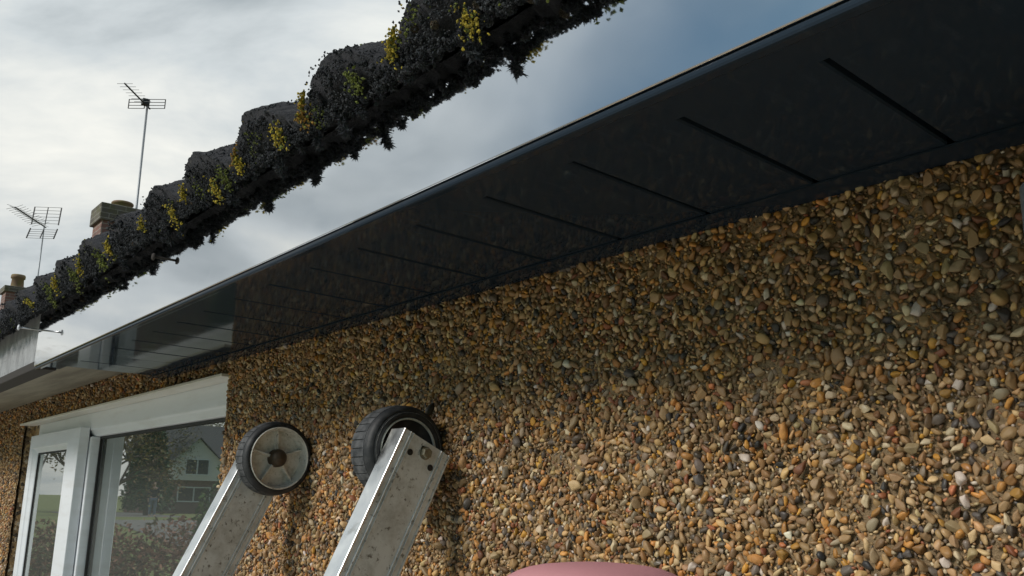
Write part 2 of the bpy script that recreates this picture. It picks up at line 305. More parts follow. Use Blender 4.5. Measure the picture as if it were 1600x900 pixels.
# palette of the stones (real-world base colours)
PAL = [((.52, .38, .22), 22), ((.56, .31, .11), 15), ((.40, .29, .18), 17), ((.36, .33, .29), 8), ((.26, .165, .095), 13), ((.66, .55, .38), 12), ((.80, .75, .65), 5), ((.95, .98, 1.1), 2.0), ((.05, .055, .07), 6), ((.14, .135, .15), 5), ((.34, .14, .08), 5), ((.62, .38, .08), 5)]
pw = np.array([p[1] for p in PAL], float); pw /= pw.sum(); pc = np.array([p[0] for p in PAL])
def pebble_colors(n):
    C = pc[rng.choice(len(PAL), n, p=pw)]*np.exp(rng.normal(-.06, .34, (n, 1)))*rng.normal(1, .03, (n, 3))*np.array([.93, .79, .60])
    return np.clip(C*np.minimum(1, .74/C.max(1, keepdims=True)), .02, .8)
def pebble_proto(sub, seed):
    V, F = ico(sub); V = V.copy(); rr = np.random.default_rng(seed)
    for _ in range(9):                       # flat facets worn into the stone
        n = rr.normal(size=3); n /= np.linalg.norm(n); d = rr.uniform(.36, .80); h = V@n-d; V -= np.outer(np.clip(h, 0, None)*.85, n)
    for i, v in enumerate(V):
        k = 1+.18*mnoise.noise(Vector(v*1.3+seed*3.1)); V[i] = v*k
    return V, F
P3 = [pebble_proto(3, 20+i) for i in range(10)]; P2 = [pebble_proto(2, i) for i in range(12)]; P1 = [pebble_proto(1, 50+i) for i in range(10)]
class Darts:
    def __init__(s): s.g = {}; s.c = .02
    def ok(s, x, z, r, k):
        ci, cj = int(x//s.c), int(z//s.c)
        for i in (ci-1, ci, ci+1):
            for j in (cj-1, cj, cj+1):
                for (a, b, q) in s.g.get((i, j), ()):
                    if (a-x)**2+(b-z)**2 < (k*(q+r))**2: return False
        s.g.setdefault((ci, cj), []).append((x, z, r)); return True
stones = []        # x, z, r, class
def sow(x0, x1, z0, z1, classes):
    dt = Darts(); area = (x1-x0)*(z1-z0)
    for dens, r0, r1, k, cl in classes:
        n = int(dens*area); X = rng.uniform(x0, x1, n); Z_ = rng.uniform(z0, z1, n); rad = r0+(r1-r0)*rng.beta(1.2, 2.2, n)
        for x, z, r in zip(X, Z_, rad):
            if cl and x > -1.6 and mnoise.noise((x*24, z*24, 6.1))+.5*mnoise.noise((x*70, z*70, 2.2)) > .30 and random.random() < (.62 if cl == 1 else .35): continue      # thin, balder patches
            if dt.ok(x, z, r, k): stones.append((x, z, r, cl))
sow(WX1+.004, .17, -.22, .262, [(1100, .0046, .0076, .95, 0), (90000, .0028, .0050, .70, 1), (240000, .0013, .0029, .63, 2)])
sow(-3.9, WX0-.004, -.30, .285, [(900, .0056, .008, 1.0, 2), (40000, .0034, .0056, .76, 2)])
sow(WX0, WX1+.004, .212, .285, [(1200, .0056, .008, 1.0, 2), (50000, .0032, .0056, .76, 2)])
S = np.array(stones); ncl = S[:, 3].astype(int)
depth = .767*-S[:, 0]+.6*.595+.2267*S[:, 1]
vis = (S[:, 0] > -1.5) & (S[:, 0] < -.24) & (S[:, 1] > -.09) & (depth > .1)
score = np.where(vis, S[:, 2]/np.maximum(depth, .1), 0)
big = np.argsort(-score)[:300]; isbig = np.zeros(len(S), bool); isbig[big] = True
def rot_rand(n, lim):
    a = rng.uniform(0, 2*np.pi, n); tx = rng.normal(0, lim, n); tz = rng.normal(0, lim, n)
    ca, sa = np.cos(a), np.sin(a); cb, sb = np.cos(tx), np.sin(tx); cg, sg = np.cos(tz), np.sin(tz); z = np.zeros(n); o = np.ones(n)
    Ry = np.stack([ca, z, sa, z, o, z, -sa, z, ca], 1).reshape(-1, 3, 3); Rx = np.stack([o, z, z, z, cb, -sb, z, sb, cb], 1).reshape(-1, 3, 3); Rz = np.stack([cg, -sg, z, sg, cg, z, z, z, o], 1).reshape(-1, 3, 3)
    return Rx@Rz@Ry
VV = []; FF = []; CC = []; off = 0
for cl, protos in ((0, P2), (1, P2), (2, P1)):
    idx = np.where((ncl == cl) & ~isbig)[0]
    which = rng.integers(0, len(protos), len(idx))
    for k, (V, F) in enumerate(protos):
        ii = idx[which == k]; n = len(ii)
        if not n: continue
        x, z, r = S[ii, 0], S[ii, 1], S[ii, 2]
        sc = np.stack([r*rng.uniform(1.1, 1.75, n), r*rng.uniform(.7, 1.1, n), r*rng.uniform(.7, 1.12, n)], 1)
        W = V[None]*sc[:, None, :]; W = np.einsum('nij,nvj->nvi', rot_rand(n, .35), W)
        y = -rng.uniform(-.35, .55, n)*r-.0002
        W += np.stack([x, y, z+ZC], 1)[:, None, :]
        VV.append(W.reshape(-1, 3)); CC.append(np.repeat(pebble_colors(n), len(V), 0)); FF.append((F[None]+(np.arange(n)*len(V))[:, None, None]).reshape(-1, 3)+off); off += n*len(V)
VV = np.concatenate(VV); FF = np.concatenate(FF); CC = np.concatenate(CC)
tag(np_mesh('pebbledash', VV, FF, CC, MT['pebble'], wall), kind='stuff')
protos = []
for k in range(30):
    V, F = P3[k % 10]; C = np.repeat(pebble_colors(1), len(V), 0)
    o = np_mesh('pebble', V, F, C, MT['pebble'], wall); protos.append(o.data); bpy.data.objects.remove(o)
for n_, i in enumerate(big):
    x, z, r, _ = S[i]; o = bpy.data.objects.new('pebble', protos[n_ % 30]); col.objects.link(o); o.parent = wall
    o.location = (x, -random.uniform(.0, .5)*r-.001, z+ZC); o.rotation_euler = (random.gauss(0, .3), random.uniform(0, 6.28), random.gauss(0, .3))
    o.scale = (r*random.uniform(1.0, 1.4), r*random.uniform(.65, .95), r*random.uniform(.7, 1.0))

# window
win = MB().box((WX0+.002, .095, WZ0+.002), (WX1-.002, .10, WZ0+.03)).build('window', MT['upvc'], house)
FY = .028
def bars(name, x0, x1, z0, z1, y0, y1, wl, wr, wt, wb_, mat, parent, bev=.004):
    vs = []; mb = MB()      # mitred ring with a stepped inner bead
    rects = [((x0, x1, z0, z1), y1), ((x0, x1, z0, z1), y0), ((x0+wl*.72, x1-wr*.72, z0+wb_*.72, z1-wt*.72), y0), ((x0+wl*.78, x1-wr*.78, z0+wb_*.78, z1-wt*.78), y0+.004), ((x0+wl, x1-wr, z0+wb_, z1-wt), y0+.012), ((x0+wl, x1-wr, z0+wb_, z1-wt), y1)]
    for (a, b, c_, d), y in rects: vs += [(a, y, c_), (b, y, c_), (b, y, d), (a, y, d)]
    n = len(rects); fs = [(q*4+i, q*4+(i+1) % 4, ((q+1) % n)*4+(i+1) % 4, ((q+1) % n)*4+i) for q in range(n) for i in range(4)]
    mb.add(vs, fs); return mb.build(name, mat, parent, bevel=bev)
FT = ZC+.205
fr = bars('window_frame', -3.100, WX1-.003, WZ0+.032, FT, FY, .092, .05, .06, .061, .06, MT['upvc'], win, .002)
MB().box((-2.578, FY+.001, WZ0+.093), (-2.502, .09, FT-.0615)).build('mullion', MT['upvc'], win, bevel=.003)
pane = MB().box((-2.501, .058, WZ0+.093), (WX1-.064, .062, FT-.062)).build('window_pane', MT['glass'], win)
MB().box((-2.5015, .050, FT-.0665), (WX1-.064, .056, FT-.0612)).box((-2.5015, .050, WZ0+.093), (-2.4965, .056, FT-.067)).build('glazing_seal', MT['black'], win)
sash = bars('casement_sash', -3.070, -2.514, WZ0+.07, ZC+.166, .003, .0275, .056, .155, .050, .06, MT['upvc'], win, .002)
MB().box((-3.0138, .0195, WZ0+.131), (-2.669, .0225, ZC+.1157)).build('sash_pane', MT['glass'], win)
MB().box((-3.0138, .0165, ZC+.1115), (-2.669, .019, ZC+.1159)).box((-3.0138, .0165, WZ0+.131), (-3.010, .019, ZC+.111)).build('sash_seal', MT['black'], win)
MB().box((-3.049, .030, WZ0+.093), (-2.579, .034, FT-.0625)).build('rebate_seal', MT['black'], win)
MB().box((WX0-.012, -.012, WZ1-.006), (WX1-.002, FY-.001, WZ1+.0)).build('lintel_board', MT['cream'], win, bevel=.0015)
MB().box((WX0-.05, -.09, WZ0-.035), (WX1+.05, .10, WZ0)).build('window_sill', MT['upvc'], win, bevel=.006)

# soffit: backing, planks between v-grooves, trims
SZ = ZC+.2295; XE = -1.885; XR = 3.2
sof = MB().box((XE+.004, -.222, SZ+.010), (XR, -.002, SZ+.016)).build('soffit', MT['black'], house)
def plank_mesh(w):
    ch = .0012; y0, y1 = -.1965, -.0315; sk = .085
    prof = [(0, .0088), (0, ch), (ch, 0), (w-ch, 0), (w, ch), (w, .0088)]
    vs = [(x-(y-y0)*sk, y, z) for y in (y0, y1) for x, z in prof]; n = len(prof)
    fs = [(i, (i+1) % n, n+(i+1) % n, n+i) for i in range(n)]+[tuple(range(n)), tuple(range(n, 2*n))]
    me = bpy.data.meshes.new('soffit_plank'); me.from_pydata(vs, [], fs); fixn(me); me.materials.append(MT['soffit']); return me
pm = plank_mesh(.0958)
gx0 = -.451
k = -15
while gx0+.0998*k < XR-.15:
    x = gx0+.0998*k
    if x > XE-.002:
        o = bpy.data.objects.new('soffit_plank', pm); col.objects.link(o); o.parent = sof; o.location = (x+.0020, 0, SZ+.001); o.rotation_euler = (0, random.gauss(0, .0025), 0)
    k += 1
MB().box((XE, -.2285, SZ-.0006), (XR, -.1955, SZ+.0006)).build('edge_trim', MT['soffit'], sof)
MB().box((XE, -.0325, SZ-.0006), (XR, -.001, SZ+.0006)).build('wall_trim', MT['soffit'], sof)
# fascia: face board with a lip returning underneath
fa = MB().box((XE, -.24, SZ-.0002), (XR, -.231, SZ+.098)).build('fascia', MT['fascia'], house, bevel=.0008, segs=2)
MB().box((XE+.001, -.2385, SZ-.006), (XR, -.2292, SZ-.0004)).build('fascia_lip', MT['soffit'], fa, bevel=.002)
MB().box((XE+.002, -.2305, SZ+.004), (XR, -.2225, SZ+.096)).build('fascia_backing', MT['dark'], fa)
def nail(x, z, y_in, length, head, mat_head, mat_shaft):
    n = MB().tube((x, y_in, z), (x, -.24-length, z), .0016, 8).build('nail', mat_shaft, fa, True)
    mb = MB(); prof = [(-.24-length+.0006, 0.0018), (-.24-length, head), (-.24-length-.0018, head*.96), (-.24-length-.003, head*.6), (-.24-length-.0034, .0002)]
    vs = []; fs = []; nn = 16
    for i in range(nn):
        t = 2*math.pi*i/nn
        for (yy, r) in prof: vs.append((x+r*math.cos(t), yy, z+r*math.sin(t)))
    kk = len(prof)
    for i in range(nn):
        for j in range(kk-1): fs.append((i*kk+j, i*kk+j+1, ((i+1) % nn)*kk+j+1, ((i+1) % nn)*kk+j))
    mb.add(vs, fs); mb.build('nail_head', mat_head, fa, True)
nail(-1.868, ZC+.2955, -.225, .036, .0055, MT['nail_head'], MT['nail'])
nail(-1.172, ZC+.2950, -.23, .014, .0048, MT['dark'], MT['dark'])

# the old, uncovered eaves further along
of = MB().box((-8.1, -.227, ZC+.243), (XE-.0015, -.205, ZC+.345)).build('old_fascia', MT['old_fascia'], house, bevel=.002)
MB().box((-8.1, -.236, ZC+.226), (XE-.003, -.2, ZC+.2425)).build('bottom_strip', MT['dark'], of, bevel=.002)  # dark strip along the bottom of the old fascia
os_ = None
def slope_board(name, x0, x1, parent):
    y0, y1 = -.199, -.002; z0, z1 = ZC+.236, ZC+.268
    mb = MB(); mb.add([(x0, y0, z0), (x1, y0, z0), (x1, y1, z1), (x0, y1, z1), (x0, y0, z0+.012), (x1, y0, z0+.012), (x1, y1, z1+.012), (x0, y1, z1+.012)], [(0,3,2,1),(4,5,6,7),(0,1,5,4),(1,2,6,5),(2,3,7,6),(3,0,4,7)])
    return mb.build(name, MT['old_soffit'], parent, bevel=.0015)
os_ = slope_board('old_soffit', -2.268, XE+.02, house)
for a, b in ((-3.49, -2.272), (-4.7, -3.494), (-5.9, -4.704), (-8.1, -5.904)): slope_board('old_soffit_board', a, b, os_)

# roof
PITCH = R(30); EY, EZ = -.264, ZC+.3190
def tile_h(x):        # double roll profile, period .15, crest at .075
    u = ((x-.075+.075) % .15)-.075; a = abs(u)
    return .0300*(math.cos(min(1, a/.060)*math.pi/2)**.75) if a < .060 else 0.0
def tile_mesh(seed, w=.3, ln=.40):
    nx_, ny_ = 110, 48; vs = []; fs = []; rs = seed*13.7
    def P(x, y, top):
        h = tile_h(x)
        nz = .0030*mnoise.noise((x*75+rs, y*75, rs))+.0036*mnoise.noise((x*28+rs, y*28, rs+5))+.0030*abs(mnoise.noise((x*170+rs, y*170, rs)))+.0016*mnoise.noise((x*340+rs, y*340, rs))
        ed = -.5*abs(.006*mnoise.noise((x*60+rs, 2, rs))) if y < .004 else 0
        if top: return (x, y+ed+(.003*mnoise.noise((x*90, 8, rs)) if y < .004 else 0), h+.010+nz)
        return (x, y+(.004*mnoise.noise((x*80, 4, rs)) if y < .004 else 0)+.004, (h-.001 if y > .05 else min(h, .004))-.005+.6*nz)
    for top in (1, 0):
        for j in range(ny_+1):
            yy = ln*(j/ny_)**1.35
            for i in range(nx_+1): vs.append(P(w*i/nx_, yy, top))
    n1 = (nx_+1); o2 = n1*(ny_+1)
    for j in range(ny_):
        for i in range(nx_):
            a = j*n1+i; fs.append((a, a+1, a+n1+1, a+n1)); fs.append((o2+a, o2+a+n1, o2+a+n1+1, o2+a+1))
    # front end, built of several rows so the broken edge is uneven
    for i in range(nx_): fs.append((i, o2+i, o2+i+1, i+1))
    for i in range(nx_): a = ny_*n1+i; fs.append((a, a+1, o2+a+1, o2+a))
    for j in range(ny_):
        a = j*n1; fs.append((a, a+n1, o2+a+n1, o2+a)); b = a+nx_; fs.append((b, o2+b, o2+b+n1, b+n1))
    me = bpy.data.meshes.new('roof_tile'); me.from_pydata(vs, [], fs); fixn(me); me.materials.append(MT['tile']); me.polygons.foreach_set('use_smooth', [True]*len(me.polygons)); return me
def roof_pt(x, s, h): return (x, EY+s*math.cos(PITCH)-h*math.sin(PITCH), EZ+s*math.sin(PITCH)+h*math.cos(PITCH))
rb = MB(); RS = 4.95
for (xa, xb) in ((-8.2, 3.2),):
    rb.add([roof_pt(xa, .07, -.03), roof_pt(xb, .07, -.03), roof_pt(xb, RS, -.03), roof_pt(xa, RS, -.03), roof_pt(xa, .07, -.016), roof_pt(xb, .07, -.016), roof_pt(xb, RS, -.016), roof_pt(xa, RS, -.016)], [(0,3,2,1),(4,5,6,7),(0,1,5,4),(1,2,6,5),(2,3,7,6),(3,0,4,7)])
    y1, z1 = roof_pt(0, RS, -.016)[1:]
    rb.add([(xa, y1, z1), (xb, y1, z1), (xb, 2*y1-EY, EZ), (xa, 2*y1-EY, EZ), (xa, y1, z1-.03), (xb, y1, z1-.03), (xb, 2*y1-EY, EZ-.03), (xa, 2*y1-EY, EZ-.03)], [(0,3,2,1),(4,5,6,7),(0,1,5,4),(1,2,6,5),(2,3,7,6),(3,0,4,7)])
    for xx in (xa+.2, xb-.2): rb.add([(xx, .1, TOP), (xx, 2*y1-.1, TOP), (xx, y1, z1-.04)], [(0, 1, 2)])
roof = rb.build('roof', MT['dark'], house)
tms = [tile_mesh(i) for i in range(6)]
TX0 = -.73-.3*24
n_t = 0
for course in range(3):
    for i in range(36):
        x = TX0+.3*i
        if course and x < -4: continue
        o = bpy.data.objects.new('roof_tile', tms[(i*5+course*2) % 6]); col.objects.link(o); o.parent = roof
        jit = random.uniform(-.004, .005)
        o.location = roof_pt(x+random.uniform(-.001, .001), course*.31+jit, .004+.0*course+.012*course*0+.002*random.random())
        o.rotation_euler = (PITCH-R(2.2), random.gauss(0, .003), random.gauss(0, .004))
# the courses above, too far back to be picked apart
vs = []; fs = []; sx_ = np.arange(-8.2, 3.2, .0188); ss = []
s0 = .93
while s0 < RS: ss += [(s0, .016), (min(RS, s0+.31), 0)]; s0 += .31
for (s_, h_) in ss:
    for x in sx_: vs.append(roof_pt(x, s_, tile_h((x-TX0) % .3)+h_))
n1 = len(sx_)
for j in range(len(ss)-1):
    for i in range(n1-1): fs.append((j*n1+i, j*n1+i+1, (j+1)*n1+i+1, (j+1)*n1+i))
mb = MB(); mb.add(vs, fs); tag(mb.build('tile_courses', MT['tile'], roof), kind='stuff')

# moss: lumps bristling with short shoots
class Moss:
    def __init__(s): s.V = []; s.F = []; s.C = []; s.o = 0
    def add(s, V, F, C): s.V.append(V); s.F.append(F+s.o); s.C.append(C); s.o += len(V)
IV, IF = ico(2)
def moss_clump(M, p, r, colr, axis=(0, 0, 1), spikes=60, length=.003, flat=(1, 1, 1), wild=.5):
    p = np.array(p); seed = rng.uniform(0, 99); V = IV.copy()
    for i, v in enumerate(V): V[i] = v*(.80+.45*mnoise.noise(Vector(v*2.1+seed)))
    V = V*r*np.array(flat)+p
    M.add(V, IF, np.clip(np.tile(np.array(colr)*.7, (len(V), 1))*rng.uniform(.6, 1.3, (len(V), 1)), 0, 1))
    n = max(8, int(spikes*.68)); d = rng.normal(size=(n, 3)); d /= np.linalg.norm(d, axis=1)[:, None]
    base = p+d*r*.82*np.array(flat); dirs = d+wild*rng.normal(size=(n, 3))+np.array(axis)*.45; dirs /= np.linalg.norm(dirs, axis=1)[:, None]
    ln = length*rng.uniform(.4, 1.5, n); w = rng.uniform(.0006, .0013, n)
    a = np.cross(dirs, rng.normal(size=(n, 3))); a /= np.linalg.norm(a, axis=1)[:, None]; b = np.cross(dirs, a)
    tip = base+dirs*ln[:, None]; q = [base+(a*math.cos(t)+b*math.sin(t))*w[:, None] for t in (0, 2.09, 4.19)]
    VV_ = np.stack([*q, tip], 1).reshape(-1, 3); F = np.array([[0, 1, 3], [1, 2, 3], [2, 0, 3]]); FF_ = (F[None]+4*np.arange(n)[:, None, None]).reshape(-1, 3)
    C = np.clip(np.array(colr)*rng.normal(1, .28, (n, 1))*rng.normal(1, .10, (n, 3)), .004, .8); C4 = np.repeat(C, 4, 0); C4[3::4] *= 1.35
    M.add(VV_, FF_, np.clip(C4, 0, 1))
DARK = (.021, .025, .031); GREY = (.055, .060, .068); YEL = (.46, .36, .04); GRN = (.15, .18, .035); ORG = (.34, .19, .035); BRN = (.075, .058, .038)  # DARK and GREY carry the blue haze of the shaded eaves
MS = Moss()
def pick(*opts):
    t = random.random(); acc = 0
    for c_, p_ in opts:
        acc += p_
        if t < acc: return c_
    return opts[-1][0]
x = -4.0
while x < .35:
    near = x > -1.3; dx = .0050 if near else (.007 if x > -2 else .016); k = 1 if near else (1.0 if x > -2 else 1.4); ns = 1 if near else .5
    h = tile_h((x-TX0) % .3); u = (((x-TX0) % .15)-.075)
    thick = .5+.5*mnoise.noise((x*13, 4.4, 0)); shag = max(0, mnoise.noise((x*11, 1.1, 7)))
    for _ in range(2):             # matted moss under and over the broken front edge
        r = random.uniform(.0022, .0050)*k*(.7+.6*thick)
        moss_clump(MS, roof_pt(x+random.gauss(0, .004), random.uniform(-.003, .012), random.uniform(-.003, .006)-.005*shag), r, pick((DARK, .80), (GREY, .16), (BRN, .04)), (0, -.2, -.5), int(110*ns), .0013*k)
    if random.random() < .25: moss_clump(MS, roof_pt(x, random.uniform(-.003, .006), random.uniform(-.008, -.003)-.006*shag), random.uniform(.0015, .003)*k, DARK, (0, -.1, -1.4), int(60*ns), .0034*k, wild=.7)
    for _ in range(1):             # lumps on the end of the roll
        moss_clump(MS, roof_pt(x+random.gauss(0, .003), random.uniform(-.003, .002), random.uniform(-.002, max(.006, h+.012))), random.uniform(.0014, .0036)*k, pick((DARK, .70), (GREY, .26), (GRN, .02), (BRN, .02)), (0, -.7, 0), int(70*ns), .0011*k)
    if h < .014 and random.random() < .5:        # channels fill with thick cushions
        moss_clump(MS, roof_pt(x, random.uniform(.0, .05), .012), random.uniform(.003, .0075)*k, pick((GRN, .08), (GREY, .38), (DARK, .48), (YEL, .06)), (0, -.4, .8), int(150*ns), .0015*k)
    if random.random() < .022 and near:          # loose strands dangling
        for q in range(random.randint(1, 4)): moss_clump(MS, roof_pt(x+random.gauss(0, .002), -.001*q, -.008-.0045*q), random.uniform(.0016, .0032), DARK, (0, -.2, -1.0), 90, .0034)
    x += dx*random.uniform(.6, 1.4)
# fine granular growth: thousands of crumbs over the tops and ends of the tiles, yellow-green patches with sunlight on the left shoulders put into the colour
OV = np.array([(1, 0, 0), (-1, 0, 0), (0, 1, 0), (0, -1, 0), (0, 0, 1), (0, 0, -1)], float); OF = np.array([(0, 2, 4), (2, 1, 4), (1, 3, 4), (3, 0, 4), (2, 0, 5), (1, 2, 5), (3, 1, 5), (0, 3, 5)])
def crumbs(P, r, C):
    n = len(P); W = OV[None]*(r[:, None]*rng.uniform(.6, 1.5, (n, 3)))[:, None, :]; W = np.einsum('nij,nvj->nvi', rot_rand(n, 1.0), W)*rng.uniform(.75, 1.25, (n, 6, 1))+np.array(P)[:, None, :]
    MS.add(W.reshape(-1, 3), (OF[None]+6*np.arange(n)[:, None, None]).reshape(-1, 3), np.repeat(np.clip(C, .004, .8), 6, 0))
CUSH = ((-.556, .030, 'Y', .007), (-.560, .018, 'Y', .007), (-.47, .000, 'Y', .007), (-.39, .010, 'G', .011), (-.704, .030, 'Y', .006), (-.712, .014, 'O', .007), (-.62, .012, 'G', .006), (-.765, .012, 'Y', .007), (-.862, .028, 'O', .007), (-.858, .010, 'Y', .005), (-.90, .004, 'G', .008), (-.93, .000, 'Y', .007), (-1.012, .026, 'Y', .007), (-1.06, .004, 'Y', .008), (-1.162, .022, 'Y', .007), (-1.31, .022, 'Y', .009), (-1.36, .006, 'G', .010), (-1.46, .026, 'Y', .011), (-1.5, .006, 'G', .012), (-1.61, .022, 'Y', .011), (-1.66, .008, 'G', .012), (-1.8, .022, 'Y', .010))  # yellow moss patches; sunlight on left shoulders is put into their colour
PA = []; PR = []; PCo = []
for _ in range(64000):
    xx = -2.2+2.5*random.random()**.8; hx = tile_h((xx-TX0) % .3)
    sj_top = random.random() < .58
    if sj_top:
        sj = random.uniform(-.004, .16); p_ = roof_pt(xx, sj, hx+.0150-.038*max(0, sj)+random.uniform(-.001, .0025))
        if mnoise.noise((xx*40, sj*40, 3.3)) < -.12: continue
    else:
        q = random.random(); p_ = roof_pt(xx, random.uniform(-.0045, .001), -.004+q*(hx+.013))
        if mnoise.noise((xx*45, q*5, 8.8)) < -.2: continue
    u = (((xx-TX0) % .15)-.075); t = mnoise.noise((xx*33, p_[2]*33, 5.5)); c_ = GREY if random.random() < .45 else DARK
    if u < .0 and hx > .004 and t > .25 and sj_top and random.random() < .5: c_ = pick((YEL, .45), (GRN, .35), (ORG, .20))  # yellow kept to the left slopes, standing for sunlight there
    elif t > .45 and random.random() < .3: c_ = GRN
    PA.append(p_); PR.append(random.uniform(.0005, .0014)*(1 if xx > -1.2 else 1.3)); PCo.append(np.array(c_)*random.uniform(.6, 1.4))
for (xx, hh, cc, rr) in CUSH:
    base = {'Y': YEL, 'G': GRN, 'O': ORG}[cc]
    for _ in range(120):
        xj = xx+random.gauss(0, rr*.75); hj = min(hh+random.gauss(0, rr*.95), tile_h((xj-TX0) % .3)+.013)
        PA.append(roof_pt(xj, -.003-abs(random.gauss(0, .003)), hj)); PR.append(random.uniform(.0006, .0016)*(1 if xx > -1.2 else 1.25)); PCo.append(np.array(base if random.random() < .8 else GRN)*random.uniform(.55, 1.35))
crumbs(PA, np.array(PR), np.array(PCo))
# a few shaggy tufts hanging free
for xx in (-.475, -.66, -.79, -.905, -1.06, -1.11, -1.28, -1.42):
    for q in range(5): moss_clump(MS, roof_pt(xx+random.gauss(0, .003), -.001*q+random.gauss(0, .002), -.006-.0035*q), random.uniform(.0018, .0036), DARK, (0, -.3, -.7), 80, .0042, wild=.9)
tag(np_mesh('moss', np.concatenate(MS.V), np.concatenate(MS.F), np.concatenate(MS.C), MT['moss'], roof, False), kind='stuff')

# downpipe stub by the right edge
PX = -.1828
dp = MB(); dp.tube((PX, -.052, .05), (PX, -.052, ZC+.178), .034, 28)
dpo = dp.build('downpipe', MT['pipe'], house, True)
for zz_ in (1.2, .4): MB().tube((PX, -.052, zz_), (PX, -.052, zz_+.04), .038, 24).box((PX-.012, -.03, zz_), (PX+.012, -.0, zz_+.04)).build('pipe_clip', MT['pipe'], dpo)

# ------------------------------------------------------------------ ladder with wheels
lad = empty('ladder', (-1.04, -1.14, 0), 'grimy aluminium ladder with black-tyred wheels leaning against the pebbled wall', 'ladder')
def W2L(o): o.parent = lad; o.matrix_parent_inverse = Matrix.Translation((1.04, 1.14, 0)); return o
AL = Vector((0, -.426, -.905)).normalized(); DP = Vector((0, .905, -.426)).normalized(); O0 = Vector((0, -.0737, ZC+.0758))
LEN = (ZC+.0758)/.905-.02
def sbox(mb, x0, x1, d0, d1, s0_, s1_, cut=0):
    vs = []
    for s_ in (s0_, s1_):
        for (xx, dd) in ((x0, d0), (x1, d0), (x1, d1), (x0, d1)): vs.append(Vector((xx, 0, 0))+O0+AL*s_+DP*dd)
    mb.add(vs, [(0, 1, 2, 3), (7, 6, 5, 4), (0, 4, 5, 1), (1, 5, 6, 2), (2, 6, 7, 3), (3, 7, 4, 0)])
STW, STD = .028, .065
def make_stile(xr):
    mb = MB(); sbox(mb, xr-.0025, xr, .0025, STD-.0025, 0, LEN)
    for a in (.008, .0115, STD-.0135, STD-.010): sbox(mb, xr-.001, xr+.0015, a, a+.0016, 0.0, LEN)
    web = W2L(mb.build('stile', MT['alu_dirty'], None, bevel=.0005))
    mb = MB(); sbox(mb, xr-STW, xr+.0008, 0, .0024, -.0005, LEN); fl = mb.build('front_flange', MT['alu'], None, bevel=.0009); fl.parent = web
    mb = MB(); sbox(mb, xr-STW, xr+.0008, STD-.0024, STD, -.0005, LEN); sbox(mb, xr-STW, xr-STW+.0025, .0025, STD-.0025, 0, LEN); fb = mb.build('back_flange', MT['alu_dirty'], None, bevel=.0007); fb.parent = web
    mb = MB(); sbox(mb, xr-STW+.003, xr-.003, .003, STD-.003, .002, .03); pl = mb.build('end_plug', MT['black'], None); pl.parent = web
    mb = MB(); sbox(mb, xr-STW-.003, xr+.003, -.003, STD+.003, LEN-.05, LEN+.012); ft = mb.build('foot', MT['black'], None, bevel=.004); ft.parent = web
    return web
XL, XRT = -1.245, -.845
sL = make_stile(XL); sR = make_stile(XRT)
s_ = .42
while s_ < LEN-.15:
    c0 = O0+AL*s_+DP*(STD*.5)
    W2L(MB().tube((XL-.004, c0.y, c0.z), (XRT-STW+.002, c0.y, c0.z), .0145, 14).build('rung', MT['alu'], None, True)); s_ += .25
WC = (-.0495, ZC+.0540); WR = .0505
